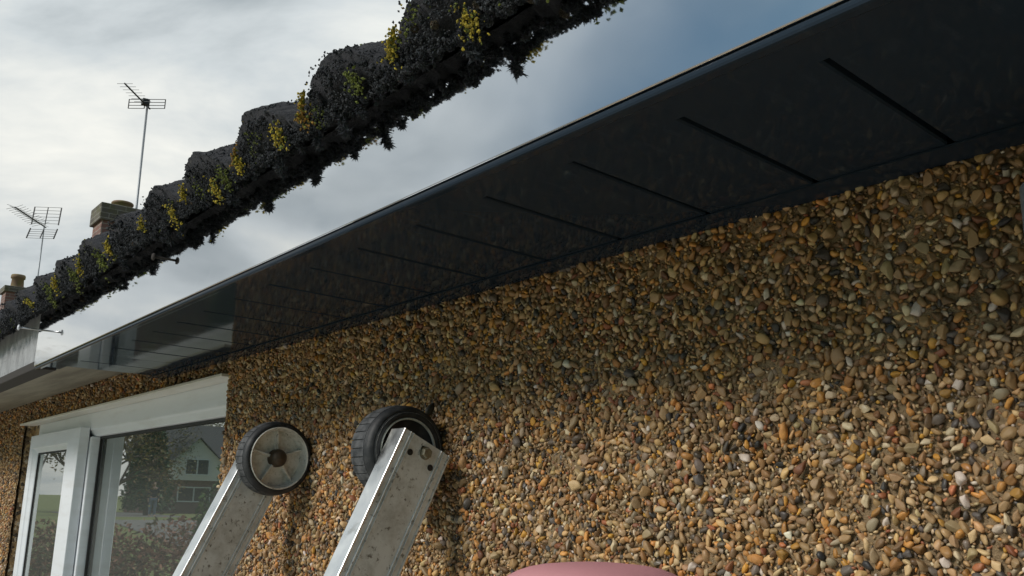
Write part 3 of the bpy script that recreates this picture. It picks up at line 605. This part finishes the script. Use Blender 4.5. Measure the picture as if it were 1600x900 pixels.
def make_wheel(x_face, x_far):     # axis along X, x_face is the side towards the camera
    w = x_face-x_far; cx_ = (x_face+x_far)/2; hw = w/2
    root = MB().revolve_x([(-hw*.7, .006), (hw*.7, .006)], 20, (cx_, WC[0], WC[1])).build('wheel', MT['black'], None, True); W2L(root)
    # tyre side walls
    prof = [(-hw*.75, .0415), (-hw*.95, .0425), (-hw*.98, WR-.006), (-hw*.80, WR-.0022), (-hw*.62, WR-.0012), (hw*.62, WR-.0012), (hw*.80, WR-.0022), (hw*.98, WR-.006), (hw*.95, .0425), (hw*.75, .0415)]
    ty = MB().revolve_x(prof, 96, (cx_, WC[0], WC[1]), closed=True).build('tyre', MT['rubber'], None, True); ty.parent = root
    # tread blocks round the rim
    tb = MB(); nb = 34
    for i in range(nb):
        a0 = 2*math.pi*i/nb; a1 = a0+2*math.pi/nb*.88
        for (u0, u1, ofs) in ((-.86, .42, 0),):
            vs = []
            for t in (a0+ofs*.2, (a0+a1)/2+ofs*.2, a1+ofs*.2):
                for (xx, rr) in ((hw*u0, WR-.0045), (hw*u0, WR-.0008), (hw*(u0*.7+u1*.3), WR), (hw*(u0*.3+u1*.7), WR), (hw*u1, WR-.0008), (hw*u1, WR-.0045)):
                    vs.append((cx_+xx, WC[0]+rr*math.cos(t), WC[1]+rr*math.sin(t)))
            fs = [(q*6+j, q*6+j+1, (q+1)*6+j+1, (q+1)*6+j) for q in range(2) for j in range(5)]+[(0, 5, 4, 3, 2, 1), (12, 13, 14, 15, 16, 17)]
            tb.add(vs, fs)
    t_ = tb.build('tread', MT['tread'], None); t_.parent = root
    # rim: dished disc, lip and five ribs
    prof = [(hw*.10, .003), (hw*.25, .010), (hw*.18, .013), (hw*.12, .036), (hw*.55, .0390), (hw*1.0, .0400), (hw*1.05, .0414), (hw*.9, .0425), (-hw*.9, .0425), (-hw*1.05, .0414), (-hw*1.0, .0400), (-hw*.12, .036), (-hw*.18, .013), (-hw*.1, .003)]
    ri = MB().revolve_x(prof, 72, (cx_, WC[0], WC[1]), closed=True).build('rim', MT['grey_plastic'], None, True); ri.parent = root
    ri.data.polygons.foreach_set('use_smooth', [False]*len(ri.data.polygons))
    for q in range(5):
        t = R(92+72*q); d = Vector((0, math.cos(t), math.sin(t))); n_ = Vector((0, -d.z, d.y)); mb = MB(); c_ = Vector((cx_, WC[0], WC[1]))
        for sg in (1, -1):
            vs = []
            for (rr, hwid, top) in ((.0095, .0030, hw*.62), (.038, .0020, hw*.50)):
                for (a_, xx) in ((-1, hw*.02), (1, hw*.02), (.6, top), (-.6, top)): vs.append(c_+d*rr+n_*hwid*a_+Vector((xx*sg, 0, 0)))
            mb.add(vs, [(0, 1, 2, 3), (7, 6, 5, 4), (0, 4, 5, 1), (1, 5, 6, 2), (2, 6, 7, 3), (3, 7, 4, 0)])
        rbb = mb.build('spoke', MT['grey_plastic'], None, bevel=.0006); rbb.parent = root
    cap = [(hw*.05, .0124), (hw*.75, .0120), (hw*.95, .0106), (hw*1.12, .0080), (hw*1.22, .0042), (hw*1.25, .0002)]
    cp = MB().revolve_x(cap, 24, (cx_, WC[0], WC[1])).build('hub_cap', MT['rust'], None, True); cp.parent = root
    return root
make_wheel(XL+.041, XL+.006)
wr_ = make_wheel(XRT-STW-.002, XRT-STW-.044)
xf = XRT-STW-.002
MB().revolve_x([(-.006, .0005), (-.006, .030), (-.002, .0335)], 48, (xf, WC[0], WC[1])).build('hub_shade_disc', MT['rubber'], wr_, True)  # black disc added to stand for the shade inside this wheel
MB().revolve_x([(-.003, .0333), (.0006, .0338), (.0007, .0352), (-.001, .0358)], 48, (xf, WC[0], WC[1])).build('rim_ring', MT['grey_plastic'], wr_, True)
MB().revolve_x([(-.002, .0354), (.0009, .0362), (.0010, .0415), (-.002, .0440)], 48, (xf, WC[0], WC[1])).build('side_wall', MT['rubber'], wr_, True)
# axle bolt, and black discs standing for the dark of two rivet holes
def hexbolt(x, y, z, r, h):
    mb = MB(); vs = []
    for (xx, rr) in ((x, r), (x+h*.8, r), (x+h, r*.8)):
        for i in range(6): t = i*math.pi/3+.3; vs.append((xx, y+rr*math.cos(t), z+rr*math.sin(t)))
    fs = [(j*6+i, j*6+(i+1) % 6, (j+1)*6+(i+1) % 6, (j+1)*6+i) for j in range(2) for i in range(6)]+[tuple(range(12, 18))]
    mb.add(vs, fs); return mb.build('bolt_head', MT['bolt'], sR)
hexbolt(XRT+.0006, -.0475, ZC+.0502, .0062, .0055)
MB().revolve_x([(0, .0070), (.0010, .0070), (.0012, .005)], 20, (XRT+.0002, -.0475, ZC+.0502)).build('washer', MT['bolt'], sR)
for (yy, zz_) in ((-.0665, ZC+.0505), (-.0405, ZC+.0352)):
    mb = MB(); mb.revolve_x([(0, .0034), (.0010, .0034), (.0011, .0001)], 16, (XRT-.0002, yy, zz_)); mb.build('hole_disc', MT['black'], sR)
ax = MB().tube((XL-.002, WC[0], WC[1]), (XL+.03, WC[0], WC[1]), .004, 10).build('axle', MT['rust'], None); W2L(ax)
ax = MB().tube((XRT-STW-.036, WC[0], WC[1]), (XRT, WC[0], WC[1]), .004, 10).build('axle', MT['rust'], None); W2L(ax)

# ------------------------------------------------------------------ pink shape of unknown kind at the very bottom, built as guessed folding steps
stp = empty('guessed_stepladder', (-.28, -.31, 0), 'smooth faded pink rounded top poking up at the bottom edge before the pebbled wall', 'guessed_stepladder')
def S2(o): o.parent = stp; o.matrix_parent_inverse = Matrix.Translation((.28, .31, 0)); return o
vs = []; fs = []; nu, nv = 40, 14
for j in range(nv+1):
    ph = (j/nv)*math.pi/2
    for i in range(nu):
        t = 2*math.pi*i/nu; cr = math.cos(ph)**.55; e = .8
        vs.append((-.297+.047*cr*math.copysign(abs(math.cos(t))**e, math.cos(t)), -.315+.05*cr*math.copysign(abs(math.sin(t))**e, math.sin(t)), ZC-.064+.040*math.sin(ph)**.9))
fs = [(j*nu+i, j*nu+(i+1) % nu, (j+1)*nu+(i+1) % nu, (j+1)*nu+i) for j in range(nv) for i in range(nu)]
mb = MB(); mb.add(vs, fs); mb.add([(x_, y_, ZC-.095) for (x_, y_, _) in vs[:nu]], []); mb.f += [(i, (i+1) % nu, len(mb.v)-nu+(i+1) % nu, len(mb.v)-nu+i) for i in range(nu)]; mb.f.append(tuple(range(len(mb.v)-nu, len(mb.v))))
S2(mb.build('pink_top', MT['pink'], None, True))
for sx2 in (-1, 1):
    for sy2 in (-1, 1):
        a = Vector((-.29+sx2*.04, -.315+sy2*.025, ZC-.085)); b = Vector((-.274+sx2*.20, -.315+(.26 if sy2 > 0 else -.55), 0.0)); S2(MB().tube(a, b, .013, 10).build('leg', MT['alu'], None, True))
for q in range(1, 7):
    t = q/7.0; z = (ZC-.09)*(1-t); yy = -.355+(-.51)*t; hx = .062+.138*t
    S2(MB().box((-.274-hx, yy-.035, z-.012), (-.274+hx, yy+.035, z+.012)).build('tread', MT['alu'], None, bevel=.003))

# ------------------------------------------------------------------ neighbouring houses with chimneys
def gable_house(name, label, x0, x1, y0, y1, zb, ze, zr, wallmat, roofmat):
    h = empty(name, ((x0+x1)/2, (y0+y1)/2, zb), label, 'house')
    inv = Matrix.Translation((-(x0+x1)/2, -(y0+y1)/2, -zb))
    def P(o): o.parent = h; o.matrix_parent_inverse = inv; return o
    ym = (y0+y1)/2
    w = MB().box((x0, y0, zb-.6), (x1, y1, ze)); w.add([(x0+.01, y0, ze), (x0+.01, y1, ze), (x0+.01, ym, zr-.06), (x1-.01, y0, ze), (x1-.01, y1, ze), (x1-.01, ym, zr-.06)], [(0, 1, 2), (3, 5, 4)])
    P(w.build('wall', wallmat, None))
    k = (zr-ze)/(ym-y0); r = MB(); ov = .3
    for (ya, sgn) in ((y0, -1), (y1, 1)):
        e = (x0-.2, ya+sgn*ov, ze-k*ov); vs = []
        for dz in (0, .08):
            vs += [(x0-.2, ya+sgn*ov, ze-k*ov+dz), (x1+.2, ya+sgn*ov, ze-k*ov+dz), (x1+.2, ym, zr+dz), (x0-.2, ym, zr+dz)]
        r.add(vs, [(0, 1, 2, 3), (7, 6, 5, 4), (0, 4, 5, 1), (1, 5, 6, 2), (2, 6, 7, 3), (3, 7, 4, 0)])
    P(r.build('roof', roofmat, None)); return h, P
def chimney(P, x0, x1, y0, y1, z0, z1, capz, lip, pots):
    c_ = P(MB().box((x0, y0, z0), (x1, y1, z1)).build('chimney', MT['brick'], None))
    MB().box((x0-lip, y0-lip, z1-.002), (x1+lip, y1+lip, capz)).build('chimney_cap', MT['mossy_brick'], c_, bevel=.01)
    MB().add([(x0-lip+.05, y0-lip+.05, capz), (x1+lip-.05, y0-lip+.05, capz), (x1+lip-.05, y1+lip-.05, capz), (x0-lip+.05, y1+lip-.05, capz), ((x0+x1)/2-.1, (y0+y1)/2-.1, capz+.05), ((x0+x1)/2+.1, (y0+y1)/2-.1, capz+.05), ((x0+x1)/2+.1, (y0+y1)/2+.1, capz+.05), ((x0+x1)/2-.1, (y0+y1)/2+.1, capz+.05)], [(4, 5, 6, 7), (0, 1, 5, 4), (1, 2, 6, 5), (2, 3, 7, 6), (3, 0, 4, 7)]).build('flaunching', MT['mossy_brick'], c_)
    for (px, py, r, h) in pots:
        mb = MB(); prof = [(0, r*1.05), (h*.72, r*.92), (h*.74, r*1.12), (h*.9, r*1.14), (h, r*1.05), (h, r*.85), (h*.3, r*.8)]; nn = 24; vs = []; fs = []
        for i in range(nn):
            t = 2*math.pi*i/nn
            for (zz2, rr) in prof: vs.append((px+rr*math.cos(t), py+rr*math.sin(t), capz-.01+zz2))
        kk = len(prof); fs = [(i*kk+j, i*kk+j+1, ((i+1) % nn)*kk+j+1, ((i+1) % nn)*kk+j) for i in range(nn) for j in range(kk-1)]
        mb.add(vs, fs); mb.build('chimney_pot', MT['clay'], c_, True)
h1, P1_ = gable_house('neighbour_house', 'neighbouring house whose brick chimney with mossy cap stands right of the spread aerial', -20, -9.2, 0, 8, 0, ZC+.3, ZC+2.75, MT['dash_far'], MT['roof_red'])
chimney(P1_, -14.40, -13.92, 2.66, 3.36, ZC+1.6, ZC+3.92, ZC+4.18, .045, [(-14.17, 2.98, .14, .14)])
h2, P2_ = gable_house('neighbour_house', 'farther house whose low chimney with yellow mossy pot shows at the left edge', -32, -21.4, 0, 8, gz_at(-26, 0), ZC+.9, ZC+4.1, MT['dash_far'], MT['roof_red'])
chimney(P2_, -26.05, -25.5, 3.35, 4.0, ZC+2.8, ZC+4.9, ZC+5.05, .05, [(-25.75, 3.62, .15, .36)])

# ------------------------------------------------------------------ television aerials
def bar(mb, a, b, r): mb.tube(a, b, r, 6)
def aerial(name, label, top, base_z, phi, boomlen, nel, ell, kind, lean=(0, 0)):
    a = empty(name, (top[0]-lean[0], top[1]-lean[1], base_z), label, 'aerial')
    inv = Matrix.Translation((-(top[0]-lean[0]), -(top[1]-lean[1]), -base_z))
    def P(o): o.parent = a; o.matrix_parent_inverse = inv; return o
    T = Vector(top); b = Vector((math.cos(phi), math.sin(phi), 0)); s = Vector((-b.y, b.x, 0)); u = Vector((0, 0, 1))
    P(MB().tube((top[0]-lean[0], top[1]-lean[1], base_z), T+u*.03, .017, 10).build('mast', MT['mast'], None, True))
    P(MB().tube(T-b*.10, T+b*boomlen, .012 if kind == 1 else .016, 8).build('boom', MT['aerial_black'], None))
    for i in range(nel):
        c_ = T+b*(.14+(boomlen-.15)*(i+.3)/(nel-.7)); e = ell*(1-.12*i/nel)
        if kind == 1: P(MB().tube(c_-s*e/2, c_+s*e/2, .0035, 5).build('director', MT['aerial'], None))
        else:
            mb = MB()
            for sg in (-1, 1): mb.tube(c_+s*.01*sg, c_+s*e/2*sg+u*e*.16+b*.03, .005, 5); mb.tube(c_+s*.01*sg, c_+s*e/2*sg-u*e*.16+b*.03, .005, 5)
            P(mb.build('director', MT['aerial'], None))
    if kind == 1:     # flat grid reflector with a dipole box
        w, h_ = .15, .075; c_ = T+b*.02+u*.03
        for sg in (-1, 1):
            mb = MB()
            for j in range(4): z = -h_+2*h_*j/3; mb.tube(c_+s*.03*sg+u*z, c_+s*w*sg*2*.5*1.9+u*z, .006, 6)
            for q in (.035, .285): mb.tube(c_+s*q*sg-u*h_, c_+s*q*sg+u*h_, .009, 6)
            P(mb.build('reflector', MT['aerial_black'], None))
        P(MB().box((-.05, -.05, -.05), (.05, .05, .05)).build('dipole_box', MT['aerial_black'], None, bevel=.01)).location = T+b*.08+u*.03
    else:             # two grid panels opening like a book
        for sg in (1, -1):
            e = (u*sg*.86-b*.0+b*(-.1 if sg > 0 else .42)).normalized(); c_ = T-b*.02+u*.03*sg; hh = .46 if sg > 0 else .30; w = .34
            mb = MB()
            for j in range(6 if sg > 0 else 5): q = .06+hh*j/(5 if sg > 0 else 4); mb.tube(c_+e*q-s*w, c_+e*q+s*w, .006, 5)
            P(mb.build('reflector', MT['aerial'], None))
            for q, r_ in ((-w, .018), (0, .014), (w, .018)): P(MB().tube(c_+e*.03+s*q, c_+e*(hh+.06)+s*q, r_, 6).build('reflector_rib', MT['aerial_black'], None))
    return a
aerial('tv_aerial', 'tall thin aerial with flat grid reflector on the right-hand mast', (-14.014, 3.1275, ZC+5.8757), ZC+2.2, R(320), .80, 7, .26, 1, lean=(-.02, -.03))
aerial('tv_aerial', 'spread aerial with open book-shaped grid panels on the left-hand mast', (-25.5876, 4.0174, ZC+6.7354), ZC+3.9, R(325), 1.62, 11, .42, 2, lean=(0, -.03))

# ------------------------------------------------------------------ what the window mirrors: garden, trees, house and person across the way
def leaves(name, pts, size, cols, parent, stretch=(1, 1, 1)):
    n = len(pts); pts = np.array(pts); a = rng.normal(size=(n, 3)); a /= np.linalg.norm(a, axis=1)[:, None]; b = np.cross(a, rng.normal(size=(n, 3))); b /= np.linalg.norm(b, axis=1)[:, None]
    sz = size*rng.uniform(.6, 1.4, n)[:, None]; st = np.array(stretch)
    V = np.stack([pts-a*sz*st, pts+b*sz*.45*st, pts+a*sz*st, pts-b*sz*.45*st], 1).reshape(-1, 3)
    F = (np.array([[0, 1, 2], [0, 2, 3]])[None]+4*np.arange(n)[:, None, None]).reshape(-1, 3)
    cl = np.array(cols)[rng.integers(0, len(cols), n)]*rng.normal(1, .2, (n, 1)); C = np.repeat(np.clip(cl, .01, .8), 4, 0)
    return np_mesh(name, V, F, C, MT['leaf'], parent, False)
def bush(name, label, cat, cx_, cy_, rx, ry, h, n, size, cols):
    z0 = gz_at(cx_, cy_); e = empty(name, (cx_, cy_, z0), label, cat); q = rng.normal(size=(n, 3)); q /= np.linalg.norm(q, axis=1)[:, None]; rad = rng.uniform(.55, 1.0, (n, 1))
    lump = np.array([[1+.25*mnoise.noise(Vector(v*2.2+cx_))] for v in q]); q = q*rad*lump; pts = np.stack([q[:, 0]*rx, q[:, 1]*ry, np.abs(q[:, 2]*.5+.5)*h], 1)
    leaves('foliage', pts, size, cols, e)
    for i in range(6):
        t = random.uniform(0, 6.28); MB().tube((0, 0, -.05), (math.cos(t)*rx*.5, math.sin(t)*ry*.5, h*.7), .02, 6, .006).build('stem', MT['bark'], e)
    return e
bush('hedge', 'russet leaved hedge mirrored low in the window', 'hedge', -11.6, -3.2, .9, 1.2, 1.98, 9000, .035, [(.30, .13, .08), (.38, .19, .12), (.20, .10, .06), (.14, .12, .05)])
bush('hedge', 'russet leaved hedge mirrored low in the narrow sash', 'hedge', -13.9, -2.7, .8, .7, 1.95, 7000, .035, [(.30, .14, .08), (.36, .20, .11), (.18, .12, .06), (.14, .13, .05)])
bush('shrub', 'green leafy shrub mirrored at the right of the window', 'shrub', -8.42, -2.62, .34, .34, 2.45, 9000, .035, [(.07, .13, .03), (.11, .19, .05), (.05, .09, .025)])
def conifer(cx_, cy_, h, r, n):
    z0 = gz_at(cx_, cy_); e = empty('conifer_tree', (cx_, cy_, z0), 'dark green conical conifer mirrored in the middle of the window', 'tree')
    MB().tube((0, 0, -.1), (0, 0, h*.9), .13, 8, .03).build('trunk', MT['bark'], e)
    t = rng.uniform(0, 1, n)**.8; ang = rng.uniform(0, 2*np.pi, n); rad = r*(1-t)**.75*rng.uniform(.5, 1.08, n)*(1+.18*np.sin(ang*5+t*30))
    leaves('crown', np.stack([rad*np.cos(ang), rad*np.sin(ang), .25+t*h*.98], 1), .13, [(.06, .12, .05), (.085, .15, .06), (.045, .09, .045)], e)
conifer(-53.5, -15.9, 6.0, 1.35, 9000)
def bare_tree(name, label, cx_, cy_, h, cols, nl):
    z0 = gz_at(cx_, cy_); e = empty(name, (cx_, cy_, z0), label, 'tree'); mb = MB(); tips = []
    def grow(p, d, ln, r, lvl):
        q = p+d*ln; mb.tube(p, q, r, 6, r*.65, caps=False)
        if lvl == 0: tips.append(q); return
        for _ in range(3 if lvl > 1 else 4):
            nd = (d+Vector((random.gauss(0, .5), random.gauss(0, .5), random.gauss(.05, .3)))).normalized(); grow(q, nd, ln*random.uniform(.6, .85), r*.62, lvl-1)
    grow(Vector((0, 0, -.1)), Vector((0, 0, 1)), h*.32, .12, 4); mb.build('trunk', MT['bark'], e)
    T = np.array([t[:] for t in tips]); idx = rng.integers(0, len(T), nl); leaves('crown', T[idx]+rng.normal(0, .35, (nl, 3)), .06, cols, e)
bare_tree('tree', 'sparse brown-leaved tree mirrored at the left of the wide pane', -38.5, -9.4, 6.5, [(.22, .16, .07), (.30, .24, .09), (.16, .12, .06)], 2600)
bare_tree('tree', 'thin yellowing tree mirrored in the narrow sash', -31.5, -7.4, 4.6, [(.24, .20, .07), (.16, .15, .06), (.20, .13, .06)], 2200)
bare_tree('tree', 'bushy tree beyond the conifer, mirrored in the wide pane', -52, -13.0, 7.0, [(.14, .14, .06), (.24, .20, .08), (.10, .11, .05)], 3000)

for (tx, ty, th) in ((-66, -16.5, 8.5), (-70, -20, 9.5), (-64, -12.5, 7.5), (-72, -25, 9)):
    bare_tree('tree', {-16.5: 'tall leafy tree behind the conifer in the window', -20: 'tallest tree rising behind the white-gabled house in the window', -12.5: 'lower tree mirrored beside the sash divider', -25: 'tree at the right behind the white-gabled house in the window'}[ty], tx, ty, th, [(.16, .19, .07), (.24, .22, .09), (.12, .15, .06)], 3800)

# house across the way, its gable facing the window
oh = empty('opposite_house', (-60.5, -20.6, gz_at(-58, -19)), 'white-gabled house with grey roof mirrored at the right of the window', 'house'); oh.scale = (.8, .8, .8)
B = MB().box((-5, -3.6, -.5), (0, 3.4, 2.6)).build('wall', MT['brick'], oh)
MB().box((-5, -3.6, 2.6), (-.02, 3.4, 4.3)).build('upper_wall', MT['render_white'], oh)
r = MB(); r.add([(.5, -3.9, 4.2), (.5, 3.7, 4.2), (-2.5, 3.7, 7.2), (-2.5, -3.9, 7.2), (-5.5, -3.9, 4.2), (-5.5, 3.7, 4.2)], [(0, 1, 2, 3), (3, 2, 5, 4), (0, 3, 4), (1, 5, 2)]); r.build('roof', MT['slate'], oh)
r = MB(); r.add([(.7, -2.2, 2.6), (.7, 1.6, 2.6), (.7, 1.6, 4.2), (.7, -.3, 5.9), (.7, -2.2, 4.2), (-1, -2.2, 2.6), (-1, 1.6, 2.6), (-1, 1.6, 4.2), (-1, -.3, 5.9), (-1, -2.2, 4.2)], [(0, 1, 2, 3, 4), (0, 5, 6, 1), (1, 6, 7, 2), (0, 4, 9, 5)]); gb_ = r.build('gable', MT['render_white'], oh)
r = MB(); r.add([(1.0, -2.6, 3.85), (1.0, -.3, 6.0), (-2.4, -.3, 6.0), (-2.4, -2.6, 3.85), (1.0, 2.0, 3.85), (-2.4, 2.0, 3.85)], [(0, 1, 2, 3), (1, 4, 5, 2)]); r.build('gable_roof', MT['slate'], oh)
for (y0_, y1_, z0_, z1_, xx) in ((-1.3, .7, 3.0, 4.3, .71), (2.0, 3.1, 3.0, 4.0, -.01), (-1.8, .9, .9, 2.1, .01)):
    w_ = MB().box((xx, y0_, z0_), (xx+.05, y1_, z0_+.09)).box((xx, y0_, z1_-.09), (xx+.05, y1_, z1_)).box((xx, y0_, z0_+.09), (xx+.05, y0_+.09, z1_-.09)).box((xx, y1_-.09, z0_+.09), (xx+.05, y1_, z1_-.09)).box((xx, (y0_+y1_)/2-.05, z0_+.09), (xx+.05, (y0_+y1_)/2+.05, z1_-.09)).build('window', MT['upvc'], oh)
    MB().box((xx+.005, y0_+.08, z0_+.08), (xx+.02, y1_-.08, z1_-.08)).build('pane', MT['pane_dark'], w_)

# person standing by the road
PXY = (-49.6, -15.0); pz = gz_at(*PXY)+.02
per = empty('person', (*PXY, pz), 'person in dark jacket and pale jeans, mirrored small in the window', 'person'); per.rotation_euler = (0, 0, R(100))
def skin_mesh(name, pts, edges, rad, mat, parent, sub=2, root=0):
    me = bpy.data.meshes.new(name); me.from_pydata(pts, edges, []); o = bpy.data.objects.new(name, me); col.objects.link(o); o.parent = parent
    md = o.modifiers.new('skin', 'SKIN'); sv = me.skin_vertices[0].data if me.skin_vertices else None
    if sv is None:
        bm = bmesh.new(); bm.from_mesh(me); bm.verts.layers.skin.verify(); bm.to_mesh(me); bm.free(); sv = me.skin_vertices[0].data
    for i, r_ in enumerate(rad): sv[i].radius = (r_, r_) if not isinstance(r_, tuple) else r_; sv[i].use_root = (i == root)
    sb = o.modifiers.new('sub', 'SUBSURF'); sb.levels = sub; sb.render_levels = sub; me.materials.append(mat); md.use_smooth_shade = True; return o
bp = [(0, 0, .95), (0, .01, 1.18), (0, .01, 1.40), (0, 0, 1.50), (0, -.01, 1.57), (0, -.02, 1.66), (0, -.015, 1.73)]; be = [(0, 1), (1, 2), (2, 3), (3, 4), (4, 5), (5, 6)]; brd = [(.15, .11), (.14, .10), (.16, .10), .06, (.06, .07), (.075, .095), (.05, .065)]
for sg in (-1, 1):
    i0 = len(bp); bp += [(sg*.19, .01, 1.41), (sg*.25, .03, 1.14), (sg*.25, -.05, .90), (sg*.25, -.07, .83)]; be += [(2, i0), (i0, i0+1), (i0+1, i0+2), (i0+2, i0+3)]; brd += [.055, .045, .032, (.02, .035)]
    for q in range(4): j = len(bp); bp += [(sg*(.25-.008*q), -.09+.02*q-.02, .765), (sg*(.245-.008*q), -.085+.02*q-.02, .72+.006*abs(q-1.5))]; be += [(i0+3, j), (j, j+1)]; brd += [.0095, .0075]
    j = len(bp); bp += [(sg*.225, -.115, .80), (sg*.215, -.125, .765)]; be += [(i0+3, j), (j, j+1)]; brd += [.011, .008]
    k_ = len(bp); bp += [(sg*.10, 0, .88), (sg*.11, -.01, .50), (sg*.12, .02, .09), (sg*.13, -.14, .04)]; be += [(0, k_), (k_, k_+1), (k_+1, k_+2), (k_+2, k_+3)]; brd += [.085, .06, .045, .04]
skin_mesh('body', bp, be, brd, MT['skin'], per)
jp = [(0, 0, .90), (0, .01, 1.15), (0, .01, 1.41), (0, 0, 1.49)]; je = [(0, 1), (1, 2), (2, 3)]; jr = [(.19, .145), (.175, .13), (.19, .125), .075]
for sg in (-1, 1): i0 = len(jp); jp += [(sg*.20, .01, 1.41), (sg*.255, .03, 1.14), (sg*.25, -.05, .90)]; je += [(2, i0), (i0, i0+1), (i0+1, i0+2)]; jr += [.075, .062, .05]
skin_mesh('jacket', jp, je, jr, MT['jacket'], per)
tp = [(0, 0, .94)]; te = []; tr = [(.165, .125)]
for sg in (-1, 1): k_ = len(tp); tp += [(sg*.10, 0, .86), (sg*.11, -.01, .50), (sg*.12, .02, .07)]; te += [(0, k_), (k_, k_+1), (k_+1, k_+2)]; tr += [.10, .078, .07]
skin_mesh('trousers', tp, te, tr, MT['jeans'], per)
skin_mesh('hair', [(0, .005, 1.72), (0, .02, 1.755), (0, .05, 1.68)], [(0, 1), (1, 2)], [(.075, .09), (.06, .07), (.06, .06)], MT['hair'], per)
